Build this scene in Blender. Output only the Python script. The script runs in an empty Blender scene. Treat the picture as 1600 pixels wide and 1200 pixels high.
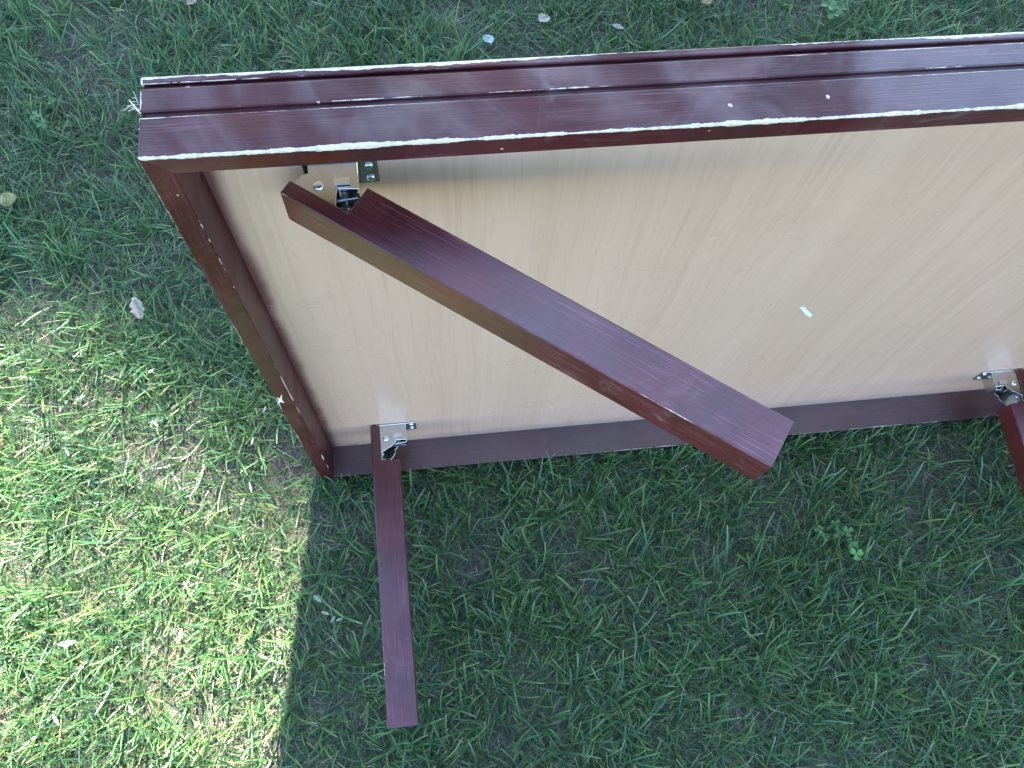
import bpy, bmesh, math, random
import numpy as np
from mathutils import Matrix, Vector

random.seed(7)
rng = np.random.default_rng(11)
scene = bpy.context.scene
col = scene.collection

# ------------------------------------------------------------------ camera
CAM = Vector((0.2098, -0.4281, 1.6033))
RIGHT = Vector((0.9925496, -0.10908148, 0.05428184))
UP = Vector((0.08360653, 0.93382928, 0.34781149))
FWD = Vector((0.08862976, 0.34068184, -0.9359918))
FPX = 1408.5                     # focal length in pixels of the 1600 px wide photograph
cd = bpy.data.cameras.new('camera')
cam = bpy.data.objects.new('camera', cd)
col.objects.link(cam)
cam.matrix_world = Matrix(((RIGHT.x, UP.x, -FWD.x, CAM.x), (RIGHT.y, UP.y, -FWD.y, CAM.y),
                           (RIGHT.z, UP.z, -FWD.z, CAM.z), (0, 0, 0, 1)))
cd.sensor_width = 36.0
cd.lens = FPX / 1600 * 36
cd.clip_start = 0.02
cd.clip_end = 1000
scene.camera = cam

# ------------------------------------------------------------------ light
SUN_EL = math.radians(40)
SUN_AZ = math.radians(9.5)       # from +Y towards +X: behind the table, a little to its right
SUN = Vector((math.sin(SUN_AZ) * math.cos(SUN_EL), math.cos(SUN_AZ) * math.cos(SUN_EL), math.sin(SUN_EL)))
world = bpy.data.worlds.new('World')
scene.world = world
world.use_nodes = True
wn = world.node_tree
bg = wn.nodes['Background']
sky = wn.nodes.new('ShaderNodeTexSky')
sky.sky_type = 'NISHITA'
sky.sun_disc = False
sky.sun_elevation = SUN_EL
sky.sun_rotation = SUN_AZ
sky.air_density = 1.0
sky.dust_density = 0.4
sky.ozone_density = 2.2
wn.links.new(sky.outputs[0], bg.inputs[0])
bg.inputs[1].default_value = 0.09
sl = bpy.data.lights.new('sun', 'SUN')
sl.energy = 5.0
sl.angle = math.radians(1.0)
sl.color = (1.0, 0.95, 0.86)
so = bpy.data.objects.new('sun', sl)
col.objects.link(so)
so.rotation_euler = (-SUN).to_track_quat('-Z', 'Y').to_euler()
scene.view_settings.view_transform = 'Standard'
scene.view_settings.look = 'None'
scene.view_settings.exposure = 3.5
scene.view_settings.gamma = 1.0

# ------------------------------------------------------------------ helpers
def pixel_ray(px, py):
    return FWD + RIGHT * ((px - 800) / FPX) - UP * ((py - 600) / FPX)

def on_plane(px, py, axis, val):
    d = pixel_ray(px, py)
    return CAM + d * ((val - CAM[axis]) / d[axis])

def ground(px, py, z=0.0):
    return on_plane(px, py, 2, z)

class X:
    """a node socket with arithmetic"""
    def __init__(s, nt, sock): s.nt, s.s = nt, sock
    def op(s, kind, *others, clamp=False):
        n = s.nt.nodes.new('ShaderNodeMath'); n.operation = kind; n.use_clamp = clamp
        for i, o in enumerate((s,) + others):
            if isinstance(o, X): s.nt.links.new(o.s, n.inputs[i])
            else: n.inputs[i].default_value = o
        return X(s.nt, n.outputs[0])
    def __add__(s, o): return s.op('ADD', o)
    def __radd__(s, o): return s.op('ADD', o)
    def __sub__(s, o): return s.op('SUBTRACT', o)
    def __rsub__(s, o): return (s * -1.0) + o
    def __mul__(s, o): return s.op('MULTIPLY', o)
    def __rmul__(s, o): return s.op('MULTIPLY', o)
    def abs(s): return s.op('ABSOLUTE')
    def max(s, o): return s.op('MAXIMUM', o)
    def min(s, o): return s.op('MINIMUM', o)
    def step(s, lo, hi):                       # smooth ramp 0..1 between lo and hi
        n = s.nt.nodes.new('ShaderNodeMapRange'); n.interpolation_type = 'SMOOTHSTEP'
        s.nt.links.new(s.s, n.inputs[0])
        for i, v in ((1, lo), (2, hi)):
            if isinstance(v, X): s.nt.links.new(v.s, n.inputs[i])
            else: n.inputs[i].default_value = v
        return X(s.nt, n.outputs[0])

class Mat:
    def __init__(s, name):
        s.m = bpy.data.materials.new(name); s.m.use_nodes = True
        s.nt = s.m.node_tree; s.b = s.nt.nodes['Principled BSDF']
        s.out = s.nt.nodes['Material Output']
    def coords(s, kind='Object'):
        c = s.nt.nodes.new('ShaderNodeTexCoord')
        sp = s.nt.nodes.new('ShaderNodeSeparateXYZ')
        s.nt.links.new(c.outputs[kind], sp.inputs[0])
        return [X(s.nt, o) for o in sp.outputs]
    def vec(s, *a):
        n = s.nt.nodes.new('ShaderNodeCombineXYZ')
        for i, v in enumerate(a):
            if isinstance(v, X): s.nt.links.new(v.s, n.inputs[i])
            else: n.inputs[i].default_value = v
        return X(s.nt, n.outputs[0])
    def noise(s, v, scale=1.0, detail=2.0, rough=0.5, dist=0.0):
        n = s.nt.nodes.new('ShaderNodeTexNoise')
        s.nt.links.new(v.s, n.inputs['Vector'])
        n.inputs['Scale'].default_value = scale; n.inputs['Detail'].default_value = detail
        n.inputs['Roughness'].default_value = rough; n.inputs['Distortion'].default_value = dist
        return X(s.nt, n.outputs[0])
    def voronoi(s, v, scale=1.0):
        n = s.nt.nodes.new('ShaderNodeTexVoronoi')
        s.nt.links.new(v.s, n.inputs['Vector']); n.inputs['Scale'].default_value = scale
        sp = s.nt.nodes.new('ShaderNodeSeparateColor'); s.nt.links.new(n.outputs['Color'], sp.inputs[0])
        return X(s.nt, n.outputs['Distance']), X(s.nt, sp.outputs[0])
    def mix(s, f, a, b):
        n = s.nt.nodes.new('ShaderNodeMix'); n.data_type = 'RGBA'
        ins = [i for i in n.inputs if i.enabled]
        for i, v in zip((n.inputs[0], n.inputs[6], n.inputs[7]), (f, a, b)):
            if isinstance(v, X): s.nt.links.new(v.s, i)
            elif isinstance(v, (int, float)): i.default_value = v
            else: i.default_value = (*v, 1)
        return X(s.nt, n.outputs[2])
    def set(s, key, v):
        i = s.b.inputs[key]
        if isinstance(v, X): s.nt.links.new(v.s, i)
        elif isinstance(v, (int, float)): i.default_value = v
        else: i.default_value = (*v, 1)
    def bump(s, h, strength=0.3, dist=0.001):
        n = s.nt.nodes.new('ShaderNodeBump')
        n.inputs['Strength'].default_value = strength; n.inputs['Distance'].default_value = dist
        s.nt.links.new(h.s, n.inputs['Height']); s.nt.links.new(n.outputs[0], s.b.inputs['Normal'])

def tag(o, label, cat, group=None):
    o['label'] = label; o['category'] = cat
    if group: o['group'] = group
    return o

def link(name, me, mat=None, parent=None):
    o = bpy.data.objects.new(name, me); col.objects.link(o)
    if mat is not None and me is not None and not me.materials: me.materials.append(mat)
    if parent: o.parent = parent
    return o

def bm_mesh(bm, name, smooth=False):
    me = bpy.data.meshes.new(name)
    bmesh.ops.recalc_face_normals(bm, faces=bm.faces)
    bm.to_mesh(me); bm.free()
    if smooth:
        for p in me.polygons: p.use_smooth = True
    return me

def add_prism(bm, pts, z0, z1):
    """polygon in XY pushed from z0 to z1"""
    a = [bm.verts.new((x, y, z0)) for x, y in pts]; b = [bm.verts.new((x, y, z1)) for x, y in pts]
    bm.faces.new(a[::-1]); bm.faces.new(b)
    for i in range(len(pts)):
        j = (i + 1) % len(pts); bm.faces.new((a[i], a[j], b[j], b[i]))

def add_box(bm, lo, hi):
    add_prism(bm, [(lo[0], lo[1]), (hi[0], lo[1]), (hi[0], hi[1]), (lo[0], hi[1])], lo[2], hi[2])

def add_tube(bm, pts, r, n=8, r1=None):
    rings = []
    for i, p in enumerate(pts):
        p = Vector(p)
        t = (Vector(pts[min(i + 1, len(pts) - 1)]) - Vector(pts[max(i - 1, 0)])).normalized()
        a = t.orthogonal().normalized(); b = t.cross(a)
        rr = r if r1 is None else r + (r1 - r) * i / (len(pts) - 1)
        rings.append([bm.verts.new(p + (a * math.cos(2 * math.pi * k / n) + b * math.sin(2 * math.pi * k / n)) * rr) for k in range(n)])
    for A, B in zip(rings, rings[1:]):
        for k in range(n): bm.faces.new((A[k], A[(k + 1) % n], B[(k + 1) % n], B[k]))
    bm.faces.new(rings[0][::-1]); bm.faces.new(rings[-1])

def bevel(o, w, seg=2):
    m = o.modifiers.new('bevel', 'BEVEL'); m.width = w; m.segments = seg; m.limit_method = 'ANGLE'
    m.angle_limit = math.radians(35); m.harden_normals = False
    return o

# ------------------------------------------------------------------ table dimensions (metres)
LX, H, T = 1.38, 1.0, 0.0772      # length, width (it stands on its long edge), thickness with apron
W, P = 0.0219, 0.0557             # rim width, depth of the underside panel behind the rim
B, LEG = 0.0458, 0.4833           # leg section and length
TAB, NOTCH = 0.0154, 0.062

# ------------------------------------------------------------------ materials
def painted(name, edges, grain, chips=1.0, chipscale=38.0, sheen=0.0, spec=0.6, coat=0.3, even=False, red=1.0):
    """dark maroon paint on wood; edges = worn lines (axisA, a, axisB, b, width, swing, cover, seed)"""
    M = Mat(name)
    c = M.coords()
    x, y, z = c
    stretch = [120.0, 120.0, 120.0]; stretch[grain] = 2.6
    gv = M.vec(*[c[i] * stretch[i] for i in range(3)])
    g1 = M.noise(gv, 6.0, 4.0, 0.6, 0.2)
    pos = M.vec(x, y, z)
    blotch = M.noise(pos, 9.0, 4.0, 0.6, 0.6)
    fine = M.noise(pos, 160.0, 3.0, 0.6)
    base = M.mix(blotch.step(0.35, 0.7), (0.036 * red, 0.0060, 0.0072), (0.063 * red, 0.0105, 0.0120))
    zone = M.noise(M.vec(*[c[i] * (3.0 if i == grain else 22.0) for i in range(3)]), 1.0, 3.0, 0.55).step(0.40, 0.62)
    base = M.mix(g1.step(0.52, 0.68) * (zone * 0.75 + 0.15), base, (0.140 * red, 0.043 * red, 0.052 * red))
    base = M.mix(g1.step(0.46, 0.32) * 0.6, base, (0.022, 0.004, 0.005))
    stain = M.noise(pos, 13.0, 3.0, 0.55, 1.2)
    base = M.mix(stain.step(0.60, 0.68) * 0.7, base, (0.060, 0.010, 0.004))
    dust = M.noise(pos, 21.0, 5.0, 0.7, 0.8).step(0.56, 0.80) * M.noise(pos, 4.0, 2.0, 0.5).step(0.42, 0.62)
    base = M.mix(dust * 0.35, base, (0.30, 0.25, 0.24))
    mask = None
    for (ia, a, ib, b, wd, sw, cover, seed) in edges:
        d = (c[ia] - a).abs().max((c[ib] - b).abs())
        k = [i for i in range(3) if i not in (ia, ib)][0]
        nv = M.vec(c[k] * 1.0, seed * 3.7, (c[ia] + c[ib]) * 1.5)
        n1 = M.noise(nv, 17.0, 5.0, 0.62)
        n2 = M.noise(nv, 5.0, 2.0, 0.5)
        n3 = M.noise(pos, 420.0, 2.0, 0.5)
        n4 = M.noise(M.vec(c[k], seed * 1.3, d * 0.6), 60.0, 4.0, 0.7)
        spot = (M.noise(nv, 9.0, 2.0, 0.5) - 0.60).max(0.0) * 14.0
        wid = (n1 - 0.5) * (sw * 6.5) + wd + (n2 - 0.5) * (sw * 6.0) + (n4 - 0.5) * (wd * 1.0 + sw * 3.4) + spot * sw + (n3 - 0.5) * (wd * 0.3)
        wid = wid * n2.step(0.72 - cover * 0.6, 0.80 - cover * 0.6) * n4.step(0.62 - cover * 0.5, 0.68 - cover * 0.5) if cover < 1 else wid
        mk = (wid - d).step(0.0, 0.0003)
        mask = mk if mask is None else mask.max(mk)
    if chips > 0:
        vd, vc = M.voronoi(M.vec(x + blotch * 0.01, y + fine * 0.006, z), chipscale)
        rag = M.noise(pos, 700.0, 3.0, 0.6)
        size = (vc - 0.80).max(0.0) * chips * 0.75 + (rag - 0.5) * 0.16 + (fine - 0.5) * 0.12
        chip = (size - vd).step(0.0, 0.02) * (vc - 0.80).step(0.0, 0.01)
        mask = chip if mask is None else mask.max(chip)
    cream = M.mix(fine.step(0.3, 0.8), (0.62, 0.53, 0.42), (0.42, 0.32, 0.22))
    if mask is not None:
        M.set('Base Color', M.mix(mask, base, cream))
        M.set('Roughness', (blotch * 0.24 + g1 * 0.22 + 0.16 - sheen) + mask * 0.3 + dust * 0.2)
    else:
        M.set('Base Color', base)
        M.set('Roughness', blotch * 0.22 + g1 * 0.16 + 0.20 - sheen)
    wax = M.noise(pos, 6.0, 4.0, 0.65, 1.0).step(0.36, 0.66)
    if even: wax = wax * 0.25 + 0.6
    M.set('Specular IOR Level', wax * (spec * 0.9) + spec * 0.45)
    M.set('Coat Weight', wax * (coat * 1.2) + coat * 0.2); M.set('Coat IOR', 1.5); M.set('Coat Roughness', blotch * 0.3 + g1 * 0.25 + 0.06 + dust * 0.2)
    hgt = g1 * 0.6 + fine * 0.25
    if mask is not None: hgt = hgt - mask * 0.8
    M.bump(hgt, 0.45, 0.0010)
    return M.m

# (axis 0 = x along the table, 1 = y through its thickness, 2 = z up)
m_top_rail = painted('maroon_paint_top_rail', [
    (1, 0.0, 2, H, 0.0023, 0.0011, 0.66, 1), (1, 0.038, 2, H, 0.0003, 0.0006, 0.5, 3),
    (1, 0.044, 2, H, 0.0002, 0.0005, 0.42, 4), (1, 0.0655, 2, H, 0.0003, 0.0006, 0.5, 5),
    (0, 0.0, 2, H, 0.0012, 0.0022, 0.75, 6)], 0, 1.0, 48.0, 0.0, 0.5, 0.25)
m_tabletop = painted('maroon_paint_tabletop', [
    (1, T, 2, H, 0.0018, 0.0011, 0.62, 11), (0, 0.0, 2, H, 0.002, 0.003, 0.8, 12),
    (1, 0.070, 2, H, 0.0002, 0.0004, 0.45, 13)], 0, 1.0, 48.0, 0.0, 0.5, 0.25)
m_side_rail = painted('maroon_paint_side_rail', [
    (0, W, 1, 0.0, 0.0002, 0.0008, 0.68, 21), (0, 0.0, 1, 0.0, 0.0003, 0.0006, 0.6, 22)], 2, 0.5, 40.0, 0.0, 0.25, 0.05)
m_bottom_rail = painted('maroon_paint_bottom_rail', [
    (1, 0.0, 2, W, 0.0002, 0.0008, 0.6, 31)], 0, 0.35, 40.0, 0.03, 1.0, 0.9, True)
m_leg = painted('maroon_paint_leg', [
    (1, 0.0, 2, 0.0, 0.0001, 0.0004, 0.5, 41)], 0, 0.5, 46.0, 0.04, 0.60, 0.38, True, 1.6)

def panel_material():
    M = Mat('beech_laminate')
    x, y, z = M.coords()
    wob = M.noise(M.vec(x * 2.4, 0.0, z * 1.4), 1.0, 2.0, 0.5) * 0.06 + M.noise(M.vec(x * 9.0, 4.0, z * 3.0), 1.0, 2.0, 0.5) * 0.010
    u = x + wob
    g1 = M.noise(M.vec(u * 26.0, 0.3, z * 0.55), 1.0, 3.0, 0.55)
    g2 = M.noise(M.vec(u * 150.0, 1.3, z * 1.6), 1.0, 3.0, 0.6)
    g3 = M.noise(M.vec(u * 480.0, 2.3, z * 16.0), 1.0, 2.0, 0.6)
    cl = M.noise(M.vec(x, z, 0.0), 3.0, 2.0, 0.5)
    c = M.mix(g1.step(0.30, 0.72), (0.498, 0.316, 0.222), (0.525, 0.342, 0.244))
    c = M.mix(g2.step(0.50, 0.70) * 0.30, c, (0.37, 0.225, 0.155))
    c = M.mix(g2.step(0.46, 0.22) * 0.12, c, (0.54, 0.405, 0.325))
    c = M.mix(g3.step(0.54, 0.74) * 0.32, c, (0.34, 0.20, 0.13))
    c = M.mix(cl.step(0.35, 0.7) * 0.25, c, (0.46, 0.305, 0.225))
    # a faint, broken paler line along the board, slightly rougher
    pale_band = ((z - 0.703 + (x - 0.6) * 0.03).abs() * -1.0 + 0.004).step(0.0, 0.004) * M.noise(M.vec(x * 7.0, z * 40.0, 5.0), 1.0, 3.0, 0.6).step(0.46, 0.7) * (x - 0.3).step(0.0, 0.2)
    c = M.mix(pale_band * 0.15, c, (0.60, 0.50, 0.41))
    # maroon overspray along the side rail
    wv = M.noise(M.vec(x * 8.0, z * 7.0, 1.0), 1.0, 3.0, 0.6)
    sp = ((x - W) * -1.0 + 0.018 + (wv - 0.5) * 0.018).step(0.0, 0.017)
    c = M.mix(sp * 0.85, c, (0.07, 0.010, 0.014))
    # a few dark specks
    vd, vc = M.voronoi(M.vec(x, z, 0.0), 9.0)
    speck = (vd * -1.0 + 0.022).step(0.0, 0.008) * (vc - 0.72).step(0.0, 0.01)
    c = M.mix(speck * 0.6, c, (0.16, 0.09, 0.06))
    # handling marks: dull smears and a few fine scratches
    smear = M.noise(M.vec(x * 5.0, z * 7.0, 9.0), 1.0, 5.0, 0.7, 1.5).step(0.55, 0.75)
    c = M.mix(smear * 0.16, c, (0.30, 0.20, 0.15))
    sv = M.noise(M.vec((x + z * 0.6) * 3.0, (z - x * 0.6) * 260.0, 3.0), 1.0, 2.0, 0.5)
    scr = sv.step(0.74, 0.80) * M.noise(M.vec(x * 4.0, z * 4.0, 2.0), 1.0, 2.0, 0.5).step(0.55, 0.65)
    c = M.mix(scr * 0.05, c, (0.62, 0.52, 0.44))
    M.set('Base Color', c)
    M.set('Roughness', smear * 0.10 + 0.20 + cl * 0.08 + pale_band * 0.1)
    M.set('Specular IOR Level', 0.5)
    M.bump(g2 * 0.5 + g3 * 0.5, 0.06, 0.0005)
    return M.m
m_panel = panel_material()

def metal_material(name, base, rough):
    M = Mat(name)
    x, y, z = M.coords()
    v = M.vec(x, y, z)
    n = M.noise(v, 70.0, 3.0, 0.6); s = M.noise(v, 420.0, 2.0, 0.5)
    c = M.mix(n.step(0.3, 0.7), base, tuple(b * f for b, f in zip(base, (0.95, 0.93, 0.84))))
    M.set('Base Color', c); M.set('Metallic', 1.0)
    M.set('Roughness', rough + n * 0.16 + s * 0.04)
    M.bump(n * 0.6 + s * 0.3, 0.12, 0.0005)
    return M.m
m_zinc = metal_material('zinc_plated_steel', (0.58, 0.58, 0.56), 0.08)
m_screw = metal_material('bright_screw_steel', (0.78, 0.80, 0.83), 0.16)

def vcol_material(name, rough=0.45, trans=0.35, spec=0.4, noise_amt=0.25):
    M = Mat(name)
    a = M.nt.nodes.new('ShaderNodeAttribute'); a.attribute_name = 'tint'
    x, y, z = M.coords()
    n = M.noise(M.vec(x, y, z), 300.0, 2.0, 0.5)
    cc = X(M.nt, a.outputs['Color'])
    mul = M.nt.nodes.new('ShaderNodeVectorMath'); mul.operation = 'SCALE'
    M.nt.links.new(cc.s, mul.inputs[0]); M.nt.links.new((n * (2 * noise_amt) + (1 - noise_amt)).s, mul.inputs['Scale'])
    ccs = X(M.nt, mul.outputs[0])
    M.set('Base Color', ccs); M.set('Roughness', rough); M.set('Specular IOR Level', spec)
    t = M.nt.nodes.new('ShaderNodeBsdfTranslucent'); M.nt.links.new(ccs.s, t.inputs[0])
    mx = M.nt.nodes.new('ShaderNodeMixShader'); mx.inputs[0].default_value = trans
    M.nt.links.new(M.b.outputs[0], mx.inputs[1]); M.nt.links.new(t.outputs[0], mx.inputs[2])
    M.nt.links.new(mx.outputs[0], M.out.inputs[0])
    return M.m
m_grass = vcol_material('grass_blade', 0.38, 0.34, 0.5, 0.2)
m_thatch = vcol_material('dead_grass', 0.7, 0.15, 0.25, 0.3)
m_leafy = vcol_material('leaf', 0.45, 0.3, 0.45, 0.25)

def soil_material():
    M = Mat('soil')
    x, y, z = M.coords()
    v = M.vec(x, y, z)
    a = M.noise(v, 7.0, 4.0, 0.6); b = M.noise(v, 90.0, 5.0, 0.65); f = M.noise(v, 2.2, 3.0, 0.5)
    c = M.mix(b.step(0.3, 0.75), (0.060, 0.050, 0.044), (0.135, 0.115, 0.098))
    c = M.mix(a.step(0.5, 0.75) * 0.4, c, (0.13, 0.108, 0.075))
    # beyond the built blades the sheet takes over the lawn's own colour
    r = (x - 0.4).op('POWER', 2.0) + (y - 0.3).op('POWER', 2.0)
    far = r.step(1.7, 3.4)
    lawn = M.mix(b.step(0.3, 0.7), (0.030, 0.060, 0.020), (0.070, 0.105, 0.040))
    c = M.mix(far, c, lawn)
    M.set('Base Color', c); M.set('Roughness', 0.95); M.set('Specular IOR Level', 0.2)
    M.bump(b * 0.7 + a * 0.3, 0.9, 0.006)
    return M.m
m_soil = soil_material()

# ------------------------------------------------------------------ ground
def vnoise(x, y, scale, seed):
    """smooth value noise 0..1 in numpy"""
    r = np.random.default_rng(seed); tab = r.random((128, 128))
    u = np.asarray(x) * scale + 37.3; v = np.asarray(y) * scale + 51.7
    i = np.floor(u).astype(int); j = np.floor(v).astype(int)
    fu = u - i; fv = v - j; fu = fu * fu * (3 - 2 * fu); fv = fv * fv * (3 - 2 * fv)
    g = lambda a, b: tab[a % 128, b % 128]
    return (g(i, j) * (1 - fu) + g(i + 1, j) * fu) * (1 - fv) + (g(i, j + 1) * (1 - fu) + g(i + 1, j + 1) * fu) * fv

def ground_height(x, y):
    return (vnoise(x, y, 5.0, 1) - 0.5) * 0.014 + (vnoise(x, y, 17.0, 2) - 0.5) * 0.007 - 0.004

def build_ground():
    # a fine grid in the middle, stretching out to the horizon at the rim
    n = 220
    t = np.linspace(-1, 1, n)
    s = 1.6 * t + 300 * np.sign(t) * np.abs(t) ** 15
    gx, gy = np.meshgrid(s * 1.15 + 0.5, s + 0.3, indexing='ij')
    rr = np.hypot(gx - 0.5, gy - 0.3)
    gz = ground_height(gx, gy) * np.clip(1.6 - rr / 3, 0, 1)
    co = np.stack([gx, gy, gz], -1).reshape(-1, 3)
    i, j = np.meshgrid(np.arange(n - 1), np.arange(n - 1), indexing='ij')
    a = (i * n + j).ravel()
    faces = np.stack([a, a + n, a + n + 1, a + 1], 1)
    me = np_mesh('ground', co, faces)
    o = link('ground', me, m_soil); o['kind'] = 'structure'

def np_mesh(name, co, quads, tint=None, smooth=True):
    me = bpy.data.meshes.new(name)
    nf = len(quads)
    me.vertices.add(len(co)); me.vertices.foreach_set('co', np.ascontiguousarray(co, dtype=np.float32).ravel())
    me.loops.add(nf * 4); me.loops.foreach_set('vertex_index', np.ascontiguousarray(quads, dtype=np.int32).ravel())
    me.polygons.add(nf)
    me.polygons.foreach_set('loop_start', np.arange(0, nf * 4, 4, dtype=np.int32))
    if smooth: me.polygons.foreach_set('use_smooth', np.ones(nf, dtype=bool))
    if tint is not None:
        at = me.color_attributes.new('tint', 'FLOAT_COLOR', 'POINT')
        c4 = np.ones((len(co), 4), dtype=np.float32); c4[:, :3] = tint
        at.data.foreach_set('color', c4.ravel())
    me.update(); me.validate()
    return me
build_ground()

# ------------------------------------------------------------------ the table
table = bpy.data.objects.new('dining_table', None); col.objects.link(table)
tag(table, 'dark maroon wooden table tipped onto its long edge on the lawn, underside showing', 'table')

def rail(name, mat, where):
    """apron rail with a groove, mitred at both ends; o = distance inward from the outer edge"""
    prof = [(0, 0), (W, 0), (W, 0.0655), (0.0, 0.0655), (0.0, 0.044), (0.0036, 0.0432), (0.0036, 0.0388), (0, 0.038)]
    bm = bmesh.new()
    def pos(o, y, end):
        if where == 'top': return (o if end == 0 else LX - o, y, H - o)
        if where == 'bottom': return (o if end == 0 else LX - o, y, o)
        if where == 'left': return (o, y, o if end == 0 else H - o)
        return (LX - o, y, o if end == 0 else H - o)
    A = [bm.verts.new(pos(o, y, 0)) for o, y in prof]; Bv = [bm.verts.new(pos(o, y, 1)) for o, y in prof]
    bm.faces.new(A); bm.faces.new(Bv[::-1])
    for i in range(len(prof)):
        j = (i + 1) % len(prof); bm.faces.new((A[i], A[j], Bv[j], Bv[i]))
    return bevel(link(name, bm_mesh(bm, name), mat, table), 0.0009)
r_top = rail('top_rail', m_top_rail, 'top'); r_top['label'] = 'grooved upper rail with cream worn edges'
rail('bottom_rail', m_bottom_rail, 'bottom')
rail('side_rail', m_side_rail, 'left')
rail('side_rail', m_side_rail, 'right')

bm = bmesh.new()
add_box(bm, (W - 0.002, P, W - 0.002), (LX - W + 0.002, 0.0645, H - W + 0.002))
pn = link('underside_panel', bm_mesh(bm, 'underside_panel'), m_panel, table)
pn['label'] = 'pale beech laminate underside panel with fine upright grain'
bm = bmesh.new()
add_box(bm, (0.0036, 0.0650, 0.0036), (LX - 0.0036, 0.0705, H - 0.0036))
add_box(bm, (0.0, 0.0703, 0.0), (LX, T, H))
bevel(link('tabletop', bm_mesh(bm, 'tabletop'), m_tabletop, table), 0.0011)

# legs: local x runs along the leg, y across it, the top face is z = 0
def leg_mesh(flip):
    bm = bmesh.new()
    pts = [(0, 0), (LEG, 0), (LEG, B), (NOTCH, B), (NOTCH, TAB), (0, TAB)]
    add_prism(bm, [(u, v * flip) for u, v in pts], -B, 0.0)
    return bm_mesh(bm, 'leg')
PU, PV = 0.0232, 0.025           # the hinge pivot inside the notch
def arc(cx, cy, r, a0, a1, n):
    return [(cx + r * math.cos(math.radians(a0 + (a1 - a0) * i / n)), cy + r * math.sin(math.radians(a0 + (a1 - a0) * i / n))) for i in range(n + 1)]
def hinge_plate_mesh(flip):
    """the moving half: a web screwed to the tab and two quadrant cheeks"""
    bm = bmesh.new()
    rest = arc(PU, 0.030, 0.0135, 30, 150, 6) + [(0.004, 0.026)]
    upper = [(0.003, TAB + 0.0003), (0.0485, TAB + 0.0003), (0.0462, 0.0190), (0.0415, 0.0265), (0.0392, 0.0320)] + rest
    lower = [(0.003, TAB + 0.0003), (0.0605, TAB + 0.0003), (0.0605, 0.0185), (0.054, 0.027), (0.0455, 0.0345), (0.0375, 0.0385)] + rest
    add_prism(bm, [(u, v * flip) for u, v in upper], -0.0051, -0.0035)
    add_prism(bm, [(u, v * flip) for u, v in lower], -0.0421, -0.0405)
    add_prism(bm, [(u, v * flip) for u, v in [(0.003, TAB + 0.0003), (0.0605, TAB + 0.0003), (0.0605, TAB + 0.0021), (0.003, TAB + 0.0021)]], -0.0405, -0.0050)
    # turned lip at the end of the notch
    add_prism(bm, [(u, v * flip) for u, v in [(0.0588, TAB + 0.002), (0.0606, TAB + 0.002), (0.0606, 0.0215), (0.0588, 0.0232)]], -0.0405, -0.0050)
    return bm_mesh(bm, 'hinge_plate')
def disc_mesh(name, r, h, n=16, slot=False):
    bm = bmesh.new()
    rings = [(r, 0.0), (r, h * 0.45), (r * 0.82, h * 0.8), (r * 0.45, h), ]
    R = [[bm.verts.new((q * math.cos(2 * math.pi * k / n), q * math.sin(2 * math.pi * k / n), z)) for k in range(n)] for q, z in rings]
    for A, C in zip(R, R[1:]):
        for k in range(n): bm.faces.new((A[k], A[(k + 1) % n], C[(k + 1) % n], C[k]))
    bm.faces.new(R[0][::-1])
    # a cross-shaped recess in the head
    if slot:
        cen = bm.verts.new((0, 0, h * 0.45))
        for k in range(n): bm.faces.new((R[-1][k], R[-1][(k + 1) % n], cen))
    else: bm.faces.new(R[-1])
    return bm_mesh(bm, name, True)
me_rivet = disc_mesh('rivet', 0.0048, 0.0024)
me_screw = disc_mesh('screw', 0.0042, 0.0022, 16, True)
me_leg = {1: leg_mesh(1), -1: leg_mesh(-1)}
me_hp = {1: hinge_plate_mesh(1), -1: hinge_plate_mesh(-1)}

def fixed_bracket_mesh(flip):
    """the half on the panel; origin at the pivot's foot on the panel, x towards the flange, -y out of the panel, z up (0 = leg top)"""
    bm = bmesh.new()
    def poly(pts, z0, z1): add_prism(bm, [(x * flip, y) for x, y in pts], z0, z1)
    poly([(-0.015, -0.0018), (0.0525, -0.0018), (0.0525, -0.0002), (-0.015, -0.0002)], -0.0395, -0.0035)   # base plate and flange
    cheek = [(-0.010, -0.0012), (0.0345, -0.0012), (0.0348, -0.0295), (0.026, -0.0290), (0.014, -0.0285), (0.0, -0.030), (-0.009, -0.026)]
    for z in (-0.0056, -0.0380): poly(cheek, z - 0.0016, z)
    poly([(0.0330, -0.0018), (0.0348, -0.0018), (0.0350, -0.0335), (0.0332, -0.0335)], -0.0390, -0.0060)       # side wall of the channel
    return bm_mesh(bm, 'bracket')
me_fb = {1: fixed_bracket_mesh(1), -1: fixed_bracket_mesh(-1)}
def latch_mesh(flip):
    bm = bmesh.new()
    add_tube(bm, [(0.020 * flip, -0.020, -0.0042), (0.020 * flip, -0.020, -0.040)], 0.0026, 10)
    add_tube(bm, [(0.0135 * flip, -0.031, -0.022), (0.0335 * flip, -0.029, -0.022)], 0.0017, 8)
    # coil spring round the rod
    pts = []
    for i in range(60):
        a = i / 60 * 2 * math.pi * 6
        pts.append((0.020 * flip + 0.0044 * math.cos(a), -0.020 + 0.0044 * math.sin(a), -0.010 - 0.022 * i / 60))
    add_tube(bm, pts, 0.0006, 5)
    add_box(bm, (min(0.013 * flip, 0.027 * flip), -0.0255, -0.0042), (max(0.013 * flip, 0.027 * flip), -0.0185, -0.0030))
    return bm_mesh(bm, 'latch', False)
me_latch = {1: latch_mesh(1), -1: latch_mesh(-1)}

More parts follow.
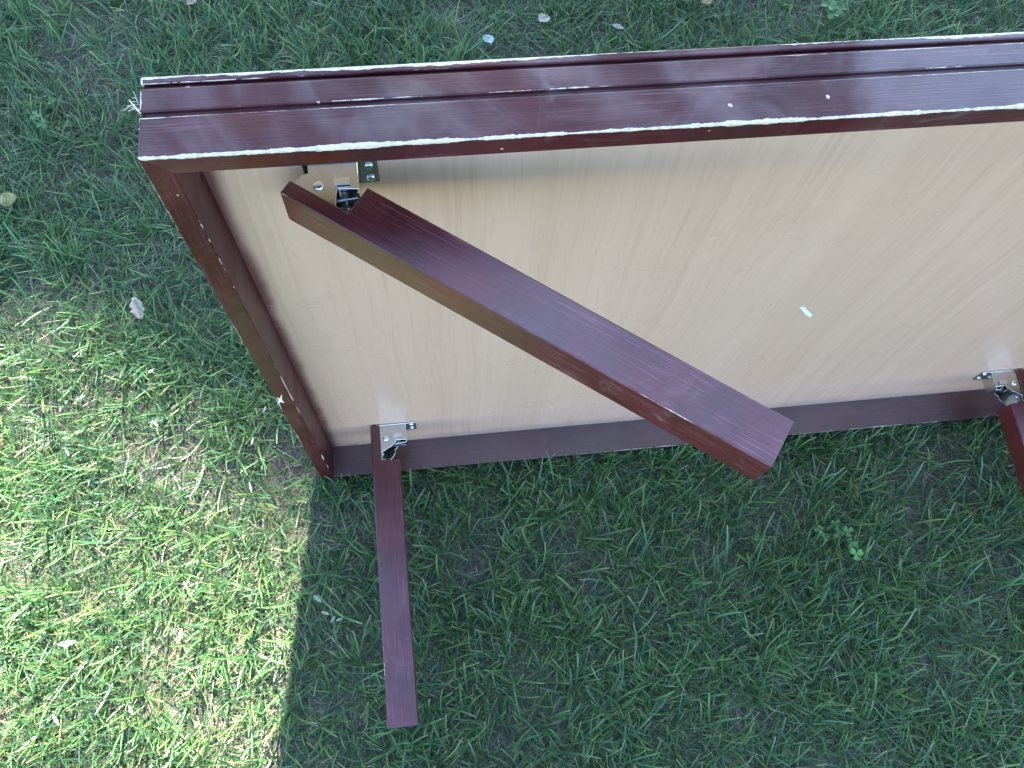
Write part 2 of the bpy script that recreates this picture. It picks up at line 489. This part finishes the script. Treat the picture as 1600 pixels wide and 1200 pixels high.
def put_leg(corner, th, flip, label=None):
    lg = link('leg', me_leg[flip], m_leg, table)
    lg.location = corner; lg.rotation_euler = (0, 0, th); bevel(lg, 0.0013)
    if label: lg['label'] = label
    hp = link('hinge_plate', me_hp[flip], m_zinc, lg); bevel(hp, 0.0003, 1)
    rv = link('rivet', me_rivet, m_screw, lg); rv.location = (PU, PV * flip, -0.0036)
    for u in (0.014, 0.045):
        s = link('screw', me_screw, m_screw, lg)
        s.location = (u, (TAB + 0.002) * flip, -0.022); s.rotation_euler = (-math.pi / 2 * flip, 0, 0)
    return lg
def put_bracket(px, ztop, flip):
    b = link('bracket', me_fb[flip], m_zinc, table); b.location = (px, P - 0.0004, ztop); bevel(b, 0.0004, 1)
    for dz in (-0.0125, -0.0315):
        s = link('screw', me_screw, m_screw, b)
        s.location = (0.0445 * flip, -0.0018, dz); s.rotation_euler = (math.pi / 2, 0, 0)
    la = link('latch', me_latch[flip], m_screw, b)
    return b
ZU, ZL = 0.906, 0.1321
XL, XR = 0.100, LX - 0.100
put_bracket(0.125, ZU, 1); put_bracket(0.125, ZL, 1)
put_bracket(LX - 0.125, ZL, -1); put_bracket(LX - 0.125, ZU, -1)
put_leg((0.0907, 0.0234, ZU), -0.63947, 1, 'leg folded halfway in, slanting across the pale panel')
put_leg((XL, 0.0532, ZL), -math.pi / 2, 1, 'low leg standing straight out from the panel near the corner')
put_leg((XR, 0.0532, ZL), -math.pi / 2, -1)
put_leg((XR, 0.0532, ZU), -math.pi / 2, -1)

# a torn splinter with fibres on the corner of the grooved rail
bm = bmesh.new()
c0 = Vector((-0.001, 0.050, H - 0.003))
add_tube(bm, [c0 + Vector((0.002, -0.006, 0.001)), c0 + Vector((-0.003, 0.0, 0.002)), c0 + Vector((-0.007, 0.006, 0.003))], 0.0010, 5, 0.0004)
r2 = random.Random(3)
for k in range(9):
    a = c0 + Vector((r2.uniform(-.004, 0), r2.uniform(-.004, .006), r2.uniform(-.002, .002)))
    d = Vector((r2.uniform(-.009, -.002), r2.uniform(-.010, .010), r2.uniform(-.004, .006)))
    add_tube(bm, [a, a + d * 0.5 + Vector((0, 0, r2.uniform(-.002, .003))), a + d], 0.00022, 4)
M = Mat('raw_wood_fibre'); fx = M.coords(); fn = M.noise(M.vec(*fx), 300.0, 2.0)
M.set('Base Color', M.mix(fn, (0.55, 0.45, 0.30), (0.72, 0.64, 0.50))); M.set('Roughness', 0.8)
m_fibre = M.m
link('splinter', bm_mesh(bm, 'splinter'), m_fibre, table)

# ------------------------------------------------------------------ grass
BARE = [(30, 885, .06), (285, 1085, .06), (735, 885, .05), (1500, 770, .08), (1080, 860, .05), (870, 840, .05), (700, 1070, .05),
        (1230, 960, .05), (1010, 960, .04), (1470, 560, .05), (480, 690, .03), (300, 640, .05), (90, 110, .08), (60, 640, .04), (1560, 880, .06)]
BARE = [(ground(a, b), r) for a, b, r in BARE]
def density(x, y):
    d = 0.50 + 0.80 * np.clip((vnoise(x, y, 8.0, 5) - 0.22) * 1.7, 0, 1) * (0.55 + 0.7 * vnoise(x, y, 2.6, 6))
    for c, r in BARE:
        d *= 1 - 0.65 * np.exp(-((x - c.x) ** 2 + (y - c.y) ** 2) / (r * r))
    return d

def scatter(n, x0, x1, y0, y1, dens, power=1.0):
    x = rng.uniform(x0, x1, n); y = rng.uniform(y0, y1, n)
    keep = rng.random(n) < dens(x, y) ** power
    return x[keep], y[keep]

def blades(x, y, length, width, az, lean, curl, tint, tip, K=4, lift=0.0, twist=0.5, blunt=0.45):
    n = len(x)
    t = np.linspace(0, 1, K + 1)
    phi = lean[:, None] + curl[:, None] * (t[None, :] ** 1.2)
    ds = length[:, None] / K
    mid = (phi[:, :-1] + phi[:, 1:]) / 2
    hr = np.concatenate([np.zeros((n, 1)), np.cumsum(np.sin(mid) * ds, 1)], 1)
    hz = np.concatenate([np.zeros((n, 1)), np.cumsum(np.cos(mid) * ds, 1)], 1)
    bend = (rng.random(n) - 0.5)[:, None] * 0.45 * t[None, :] ** 2
    a = az[:, None] + bend
    px = x[:, None] + hr * np.cos(a); py = y[:, None] + hr * np.sin(a)
    gz = ground_height(x, y)[:, None]
    pz = np.maximum(gz - 0.002 + hz + lift, gz + 0.0015)
    wp = np.where(t < 0.7, 0.75 + 0.25 * np.minimum(t / 0.3, 1), 1 - (1 - blunt) * (t - 0.7) / 0.3)
    wv = width[:, None] * wp[None, :] * 0.5
    tw = (rng.random(n) - 0.5)[:, None] * twist * 2 * (0.4 + 0.6 * t[None, :])
    sx = -np.sin(a) * np.cos(tw); sy = np.cos(a) * np.cos(tw); sz = np.sin(tw)
    L = np.stack([px - sx * wv, py - sy * wv, pz - sz * wv], -1); R = np.stack([px + sx * wv, py + sy * wv, pz + sz * wv], -1)
    co = np.stack([L, R], 2).reshape(n * (K + 1) * 2, 3)
    base = (np.arange(n) * (K + 1) * 2)[:, None] + (np.arange(K) * 2)[None, :]
    q = np.stack([base, base + 1, base + 3, base + 2], -1).reshape(-1, 4)
    tt = t[None, :, None]
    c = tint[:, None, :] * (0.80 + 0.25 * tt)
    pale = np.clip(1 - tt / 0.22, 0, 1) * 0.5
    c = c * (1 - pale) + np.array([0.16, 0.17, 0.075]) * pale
    tipm = np.clip((tt - 0.90) / 0.08, 0, 1) * tip[:, None, None]
    c = c * (1 - tipm) + np.array([0.34, 0.28, 0.17]) * tipm
    c = np.repeat(c, 2, axis=1).reshape(-1, 3)
    return co, q, c

def keep_clear(co, K):
    """blades lean against the table instead of growing through it"""
    p = co.reshape(-1, (K + 1) * 2, 3)
    rx, ry = p[:, :1, 0], p[:, :1, 1]
    inx = (p[..., 0] > -0.003) & (p[..., 0] < LX + 0.003)
    front = (ry < 0.03) & inx & (p[..., 1] > -0.0015)
    p[..., 1] = np.where(front, -0.0015 - 0.25 * np.minimum(p[..., 1] + 0.0015, 0.02), p[..., 1])
    back = (ry >= 0.03) & inx & (p[..., 1] < T + 0.0015)
    p[..., 1] = np.where(back, T + 0.0015, p[..., 1])
    return p.reshape(-1, 3)

def merge(parts, name, mat, label, cat):
    cs, qs, ts, off = [], [], [], 0
    for co, q, t in parts:
        cs.append(co); qs.append(q + off); ts.append(t); off += len(co)
    o = link(name, np_mesh(name, np.concatenate(cs), np.concatenate(qs), np.concatenate(ts)), mat)
    o['kind'] = 'stuff'; tag(o, label, cat)
    return o

def outside_table(x, y):
    return ~((x > -0.004) & (x < LX + 0.004) & (y > -0.004) & (y < T + 0.004))

GREENS = np.array([[0.072, 0.172, 0.052], [0.090, 0.200, 0.056], [0.066, 0.160, 0.066], [0.116, 0.222, 0.052], [0.084, 0.176, 0.086], [0.158, 0.218, 0.072]])
def pick_green(n, x, y):
    i = rng.choice(len(GREENS), n, p=[.24, .24, .18, .14, .14, .06])
    c = GREENS[i] * rng.uniform(0.7, 1.3, (n, 1))
    m = vnoise(x, y, 3.0, 9)[:, None]
    return c * (0.82 + 0.36 * m)

parts = []
X0, X1, Y0, Y1 = -0.95, 1.95, -0.85, 1.5
area = (X1 - X0) * (Y1 - Y0)
# tufts: blades that share a root and fan out
tx, ty = scatter(int(area * 3000), X0, X1, Y0, Y1, density)
nb = rng.integers(3, 9, len(tx))
tid = np.repeat(np.arange(len(tx)), nb)
taz = rng.uniform(0, 2 * np.pi, len(tx))[tid]; tl = rng.uniform(0.7, 1.25, len(tx))[tid]
x = tx[tid] + rng.normal(0, 0.006, len(tid)); y = ty[tid] + rng.normal(0, 0.006, len(tid))
ok = outside_table(x, y); x, y, taz, tl = x[ok], y[ok], taz[ok], tl[ok]; n = len(x)
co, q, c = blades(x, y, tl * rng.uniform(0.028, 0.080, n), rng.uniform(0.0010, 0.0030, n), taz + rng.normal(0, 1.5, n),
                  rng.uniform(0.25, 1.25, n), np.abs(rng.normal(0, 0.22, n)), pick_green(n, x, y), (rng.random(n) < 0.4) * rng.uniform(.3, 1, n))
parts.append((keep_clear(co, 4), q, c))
# broad single blades, long and lying over
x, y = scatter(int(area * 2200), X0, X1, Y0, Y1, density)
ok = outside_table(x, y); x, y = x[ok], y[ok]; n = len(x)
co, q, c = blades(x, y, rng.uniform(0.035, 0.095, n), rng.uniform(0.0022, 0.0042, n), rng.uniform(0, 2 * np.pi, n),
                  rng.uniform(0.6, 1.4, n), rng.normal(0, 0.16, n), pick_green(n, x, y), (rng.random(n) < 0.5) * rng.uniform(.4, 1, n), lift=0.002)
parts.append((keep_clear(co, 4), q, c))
# fine under-growth
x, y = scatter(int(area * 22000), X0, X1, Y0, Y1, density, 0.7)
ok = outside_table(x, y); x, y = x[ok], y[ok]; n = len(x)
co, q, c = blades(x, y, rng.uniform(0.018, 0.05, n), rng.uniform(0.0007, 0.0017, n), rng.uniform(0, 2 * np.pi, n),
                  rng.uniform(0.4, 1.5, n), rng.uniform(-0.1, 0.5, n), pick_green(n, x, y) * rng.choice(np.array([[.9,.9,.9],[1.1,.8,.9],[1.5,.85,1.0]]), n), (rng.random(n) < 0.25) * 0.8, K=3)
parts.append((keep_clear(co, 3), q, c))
# a thinner lawn further out
n = 95000
ang = rng.uniform(0, 2 * np.pi, n); rad = np.sqrt(rng.uniform(1.1 ** 2, 4.6 ** 2, n))
x = 0.5 + rad * np.cos(ang); y = 0.35 + rad * np.sin(ang)
ok = ~((x > X0) & (x < X1) & (y > Y0) & (y < Y1)); x, y = x[ok], y[ok]; n = len(x)
parts.append(blades(x, y, rng.uniform(0.04, 0.09, n), rng.uniform(0.004, 0.007, n), rng.uniform(0, 2 * np.pi, n),
                    rng.uniform(0.3, 1.2, n), rng.uniform(0, 0.6, n), pick_green(n, x, y), np.zeros(n), K=2))
# a fringe standing up along the foot of the table
n = 900
x = rng.uniform(-0.03, LX + 0.03, n); y = -0.004 - np.abs(rng.normal(0, 0.012, n))
back = rng.random(n) < 0.25; y = np.where(back, T + 0.006 + np.abs(y), y)
co, q, c = blades(x, y, rng.uniform(0.02, 0.066, n), rng.uniform(0.0012, 0.0032, n), rng.uniform(0, 2 * np.pi, n),
                  rng.uniform(0.0, 0.7, n), np.abs(rng.normal(0, 0.25, n)), pick_green(n, x, y), (rng.random(n) < 0.4) * rng.uniform(.3, 1, n))
parts.append((keep_clear(co, 4), q, c))
merge(parts, 'grass', m_grass, 'short patchy green lawn grass around the table', 'grass')

parts = []
def tdens(x, y): return np.clip(0.45 + 0.9 * (vnoise(x, y, 6.0, 15) - 0.35), 0.12, 1)
x, y = scatter(int(area * 21000), X0, X1, Y0, Y1, tdens)
ok = outside_table(x, y); x, y = x[ok], y[ok]; n = len(x)
DEAD = np.array([[0.30, 0.25, 0.17], [0.20, 0.17, 0.12], [0.40, 0.34, 0.24], [0.14, 0.12, 0.10], [0.26, 0.24, 0.20]])
c0 = DEAD[rng.choice(5, n, p=[.3, .25, .15, .2, .1])] * rng.uniform(0.7, 1.2, (n, 1))
co, q, c = blades(x, y, rng.uniform(0.012, 0.055, n), rng.uniform(0.0005, 0.0015, n), rng.uniform(0, 2 * np.pi, n),
                  rng.uniform(1.15, 1.6, n), rng.uniform(-0.2, 0.35, n), c0, np.zeros(n), K=3, lift=0.001, blunt=0.7)
parts.append((keep_clear(co, 3), q, c))
merge(parts, 'dead_grass', m_thatch, 'tan dead grass and thatch lying under the green blades', 'dead grass')

# ------------------------------------------------------------------ fallen leaves, clover and scraps
def tinted(bm, name, colour, jitter=0.15, seed=0):
    me = bm_mesh(bm, name, True)
    at = me.color_attributes.new('tint', 'FLOAT_COLOR', 'POINT')
    r = random.Random(seed)
    for d in at.data:
        k = 1 + r.uniform(-jitter, jitter); d.color = (colour[0] * k, colour[1] * k, colour[2] * k, 1)
    return me

def leaf_blade(bm, outline, curl, fold, mat4):
    """a thin leaf: outline = (s, half width) along its length; curl bends it lengthwise, fold lifts the sides"""
    rows = []
    for s, hw in outline:
        row = []
        for k in (-1, -0.5, 0, 0.5, 1):
            v = k * hw
            p = Vector((s, v, fold * abs(k) * hw + curl * s * s + 0.06 * hw * math.sin(9 * s + 3 * k)))
            row.append(bm.verts.new(mat4 @ p))
        rows.append(row)
    for A, C in zip(rows, rows[1:]):
        for i in range(4): bm.faces.new((A[i], A[i + 1], C[i + 1], C[i]))

def dry_leaf(px, py, length, ratio, rot, tilt, curl, fold, colour, label, h=0.022, lobes=0.0, cat='leaf', roll=0.0, group=None):
    g = ground(px, py, h)
    bm = bmesh.new()
    N = 9
    ol = []
    for i in range(N + 1):
        t = i / N
        w = ratio * length * 0.5 * (math.sin(math.pi * min(1, t * 0.92 + 0.06)) ** 0.8) * (1 + lobes * math.cos(i * 2.4))
        ol.append(((t - 0.5) * length, max(w, 0.0008)))
    leaf_blade(bm, ol, curl / length, fold, Matrix.Identity(4))
    o = bpy.data.objects.new('fallen_leaf', None); col.objects.link(o)
    o.location = g; o.rotation_euler = (roll, tilt, rot)
    bl = link('blade', tinted(bm, 'blade', colour, 0.12, int(px)), m_leafy, o)
    sm = bl.modifiers.new('thick', 'SOLIDIFY'); sm.thickness = 0.0005
    bm = bmesh.new()
    add_tube(bm, [(-0.5 * length, 0, curl * 0.25 * length), (-0.62 * length, 0.004, curl * 0.3 * length), (-0.75 * length, 0.003, curl * 0.3 * length + .001)], 0.0007, 5, 0.0004)
    link('stalk', tinted(bm, 'stalk', tuple(k * 0.8 for k in colour), 0.1), m_leafy, o)
    return tag(o, label, cat, group)
TAN = (0.42, 0.33, 0.25)
dry_leaf(216, 482, 0.042, 0.55, math.radians(-78), 0.5, 0.3, 0.9, (0.46, 0.37, 0.31), 'pale tan dry leaf folded on itself in the shaded grass beside the side rail', 0.035, 0.25)
dry_leaf(850, 30, 0.030, 0.85, 0.6, 0.2, 0.2, 0.4, (0.50, 0.41, 0.32), 'pale tan ragged leaf in the grass behind the table', 0.03, 0.3)
dry_leaf(966, 42, 0.026, 0.5, -0.3, 0.1, 0.1, 0.3, (0.42, 0.37, 0.30), 'small grey-tan leaf sunk in the grass behind the table', 0.022, 0.2)
dry_leaf(763, 62, 0.034, 0.7, 1.9, 0.3, 0.2, 0.3, (0.30, 0.42, 0.40), 'pale grey-green upturned leaf in the grass behind the grooved rail', 0.03, 0.1)
dry_leaf(10, 309, 0.036, 0.95, 0.3, 0.1, -0.3, -0.3, (0.42, 0.36, 0.14), 'round yellowish leaf half hidden by grass blades', 0.022, 0.06)
dry_leaf(1104, 3, 0.03, 0.7, 0.4, 0.2, 0.2, 0.3, (0.40, 0.20, 0.10), 'rust brown dry leaf in the grass behind the table', 0.022, 0.2)
dry_leaf(300, 3, 0.03, 0.6, 0.9, 0.2, 0.2, 0.3, (0.45, 0.34, 0.24), 'light brown leaf in the grass away from the table corner', 0.022, 0.2)
# bits of pale dry blade catching the sun
for k, (px, py, ln, rt, ro) in enumerate([(236, 580, .016, .45, .8), (125, 622, .022, .4, .6), (243, 662, .02, .35, -.9), (394, 690, .020, .3, 1.4), (105, 706, .022, .35, -1.2),
                                          (392, 762, .024, .28, -1.4), (413, 640, .016, .4, 1.2), (105, 1005, .034, .45, .1), (282, 992, .026, .35, 1.5), (88, 1125, .026, .35, -1.1), (205, 1110, .024, .35, -1.3)]):
    dry_leaf(px, py, ln * 0.8, rt * 0.8, ro, 0.3, 0.3, 0.5, (0.62, 0.56, 0.48), 'pale bleached scrap of dry leaf lying in the sunlit grass', 0.026, 0.2, 'leaf scrap', 0.2, 'bleached leaf scraps in the sunlit patch')

def clover(px, py, leaves, label, size=0.011, colour=(0.075, 0.20, 0.06), three=True):
    g = ground(px, py)
    root = bpy.data.objects.new('clover_plant', None); col.objects.link(root); root.location = (g.x, g.y, 0)
    for (qx, qy, s, bright) in leaves:
        hgt = random.uniform(0.028, 0.045)
        p = ground(qx, qy, hgt) - Vector((g.x, g.y, 0))
        bm = bmesh.new()
        add_tube(bm, [(0, 0, 0), (p.x * 0.4, p.y * 0.4, p.z * 0.7), tuple(p)], 0.0007, 5, 0.0005)
        st = link('stem', tinted(bm, 'stem', (0.10, 0.19, 0.07)), m_leafy, root)
        a0 = random.uniform(0, 6.28)
        for k in range(3):
            bm = bmesh.new()
            a = a0 + k * 2.094
            sz = size * s
            m4 = Matrix.Translation(p) @ Matrix.Rotation(a, 4, 'Z') @ Matrix.Rotation(random.uniform(-.25, .15), 4, 'Y')
            leaf_blade(bm, [(0.0, 0.0006), (sz * 0.25, sz * 0.26), (sz * 0.55, sz * 0.45), (sz * 0.8, sz * 0.46), (sz * 0.95, sz * 0.33), (sz * 0.97, sz * 0.12)], -2.0, 0.25, m4)
            link('leaflet', tinted(bm, 'leaflet', tuple(c * bright for c in colour), 0.08, k), m_leafy, st)
    return tag(root, label, 'clover')
clover(1312, 852, [(1279, 828, .95, 1.0), (1290, 839, .8, 1.0), (1306, 818, .9, 1.0), (1310, 832, 1., .95), (1325, 830, 1.1, 1.0), (1331, 850, 1.15, 1.25), (1338, 866, 1.25, 1.6)],
       'small bright green clover in the shaded grass beyond the slanting leg', 0.0098, (0.10, 0.26, 0.07))
clover(68, 186, [(80, 158, .8, 1.1), (56, 180, 1.1, .9), (66, 194, 1.1, .9)], 'little clover in the shaded grass off the grooved corner')
clover(1302, 12, [(1296, 8, 1.7, .8), (1312, 14, 1.6, .8), (1300, 22, 1.4, .75)], 'broad-leaved clover in the grass behind the far rail')

# a wilted pale sprig between the sun and the low leg
g = ground(522, 985)
bm = bmesh.new()
pts = [ground(528, 1010, .004), ground(522, 975, .03), ground(516, 950, .036), ground(496, 928, .04)]
add_tube(bm, pts, 0.0009, 5, 0.0005)
sprig = bpy.data.objects.new('wilted_sprig', None); col.objects.link(sprig)
link('stem', tinted(bm, 'stem', (0.30, 0.36, 0.20)), m_leafy, sprig)
for (qx, qy, l, a) in [(496, 936, .018, 2.3), (508, 958, .014, -.4), (520, 968, .012, 1.0), (530, 968, .011, .2)]:
    bm = bmesh.new()
    m4 = Matrix.Translation(ground(qx, qy, .036)) @ Matrix.Rotation(a, 4, 'Z')
    leaf_blade(bm, [(-l * .5, .0006), (-l * .2, l * .16), (l * .2, l * .18), (l * .5, .0008)], -3, .5, m4)
    link('leaf', tinted(bm, 'leaf', (0.33, 0.40, 0.24)), m_leafy, sprig)
tag(sprig, 'wilted pale green sprig lying left of the low leg at the edge of the shade', 'sprig')

# scraps stuck on the table
M = Mat('white_paper'); fx = M.coords(); fn = M.noise(M.vec(*fx), 200.0, 2.0)
M.set('Base Color', M.mix(fn, (0.55, 0.58, 0.62), (0.68, 0.70, 0.74))); M.set('Roughness', 0.5)
m_paper = M.m
def flake(name, pts, y, th, mat, label, cat):
    bm = bmesh.new()
    A = [bm.verts.new((p.x, y, p.z)) for p in pts]; Bq = [bm.verts.new((p.x + 0.0004, y - th - 0.0006 * (i % 2), p.z)) for i, p in enumerate(pts)]
    bm.faces.new(A); bm.faces.new(Bq[::-1])
    for i in range(len(pts)):
        j = (i + 1) % len(pts); bm.faces.new((A[i], A[j], Bq[j], Bq[i]))
    return tag(link(name, bm_mesh(bm, name), mat), label, cat)
flake('paper_flake', [on_plane(a, b, 1, P) for a, b in [(1249, 480), (1257, 478.5), (1260, 483), (1269, 491), (1265, 495), (1259, 491)]], P - 0.0001, 0.0006, m_paper,
      'tiny white paper flake stuck on the pale beech panel', 'flake')
flake('leaf_flake', [on_plane(a, b, 1, 0.0) for a, b in [(432, 620), (437, 622), (440, 616), (440, 623), (444, 629), (438, 627), (434, 631), (435, 625)]], -0.0001, 0.0006, m_fibre,
      'small tan leaf fragment stuck on the front of the side rail', 'flake')

# ------------------------------------------------------------------ unseen tree added to shade the lawn, its gap shaped for the sunlit patch
DIST = 13.5
def sunny(x, y):
    """how open the crown is towards a spot on the lawn: 0 closed, 1 a clear gap for the sun"""
    top = np.interp(x, [-3, -1.6, -0.6, -0.4, -0.3, -0.116, 0.05, 0.2], [0.7, 0.55, 0.36, 0.30, 0.25, 0.15, 0.06, -0.05])
    wob = (vnoise(x, y, 7.0, 31) - 0.5) * 0.12 + (vnoise(x, y, 19.0, 32) - 0.5) * 0.06
    edge = np.minimum.reduce([top - y, y + 0.95, x + 1.5, 0.10 - x]) + wob
    return np.clip(edge / 0.14 + 0.35, 0, 1)
def build_tree():
    centre = np.array([0.4, 0.2, 0.0]) + DIST * np.array(SUN)
    n = 130000
    d = rng.normal(size=(n, 3)); d /= np.linalg.norm(d, axis=1)[:, None]
    r = rng.random(n) ** (1 / 2.4)
    lump = 0.86 + 0.28 * vnoise(np.arctan2(d[:, 1], d[:, 0]) * 2, d[:, 2] * 3, 1.0, 41)
    c = centre + d * (r * lump)[:, None] * np.array([3.3, 3.0, 2.7])
    g = c - np.array(SUN) * (c[:, 2] / SUN.z)[:, None]
    op = sunny(g[:, 0], g[:, 1])
    dapple = 0.05 * vnoise(g[:, 0], g[:, 1], 6.0, 33) ** 2 + 0.06 * np.clip((g[:, 0] + 0.35) * 2.0, 0, 1) * vnoise(g[:, 0], g[:, 1], 9.0, 34)
    keep = rng.random(n) < np.maximum((1 - op) ** 3, dapple)
    c = c[keep]; n = len(c)
    a = rng.normal(size=(n, 3)); a /= np.linalg.norm(a, axis=1)[:, None]
    b = np.cross(a, rng.normal(size=(n, 3))); b /= np.linalg.norm(b, axis=1)[:, None]
    s = rng.uniform(0.045, 0.085, n)[:, None]
    co = np.stack([c - a * s, c + b * s * 0.55, c + a * s, c - b * s * 0.55], 1).reshape(-1, 3)
    q = np.arange(n * 4).reshape(n, 4)
    tint = np.repeat(np.array([0.05, 0.10, 0.028]) * rng.uniform(0.7, 1.4, (n, 1)), 4, axis=0)
    tree = bpy.data.objects.new('shade_tree', None); col.objects.link(tree)
    bx, by = float(centre[0]), float(centre[1])
    tree.location = (bx, by, 0)
    crown = link('crown', np_mesh('crown', co - np.array([bx, by, 0]), q, tint, False), m_leafy, tree)
    bm = bmesh.new()
    cz = float(centre[2])
    add_tube(bm, [(0, 0, -0.1), (0.05, 0.0, 1.2), (-0.05, 0.06, 2.6), (0.0, 0.1, cz * 0.8)], 0.30, 14, 0.16)
    r3 = random.Random(5)
    tips = []
    while len(tips) < 9:
        aa = r3.uniform(0, 6.283); rr = r3.uniform(1.2, 2.4); zz = cz + r3.uniform(-0.8, 1.2)
        e = Vector((rr * math.cos(aa), rr * math.sin(aa), zz))
        m1 = Vector((e.x * .5, e.y * .5, (cz * .62 + zz) / 2))
        ok = True
        st = Vector((0, 0.05, cz * 0.55))
        for p in [st.lerp(m1, k / 6) for k in range(7)] + [m1.lerp(e, k / 6) for k in range(7)]:
            w = Vector((bx, by, 0)) + p; gg = w - SUN * (w.z / SUN.z)
            if sunny(np.array([gg.x]), np.array([gg.y]))[0] > 0: ok = False
        if ok:
            tips.append(e); add_tube(bm, [(0, 0.05, cz * 0.55), tuple(m1), tuple(e)], 0.10, 8, 0.03)
    Mb = Mat('bark'); fx = Mb.coords(); fn = Mb.noise(Mb.vec(fx[0] * 9, fx[1] * 9, fx[2] * 2), 2.0, 4.0)
    Mb.set('Base Color', Mb.mix(fn, (0.06, 0.045, 0.035), (0.16, 0.13, 0.10))); Mb.set('Roughness', 0.9); Mb.bump(fn, 0.8, 0.03)
    link('trunk', bm_mesh(bm, 'trunk', True), Mb.m, tree)
    tag(tree, 'broad leafy tree out of view behind the table, added to shade the lawn', 'tree')
build_tree()
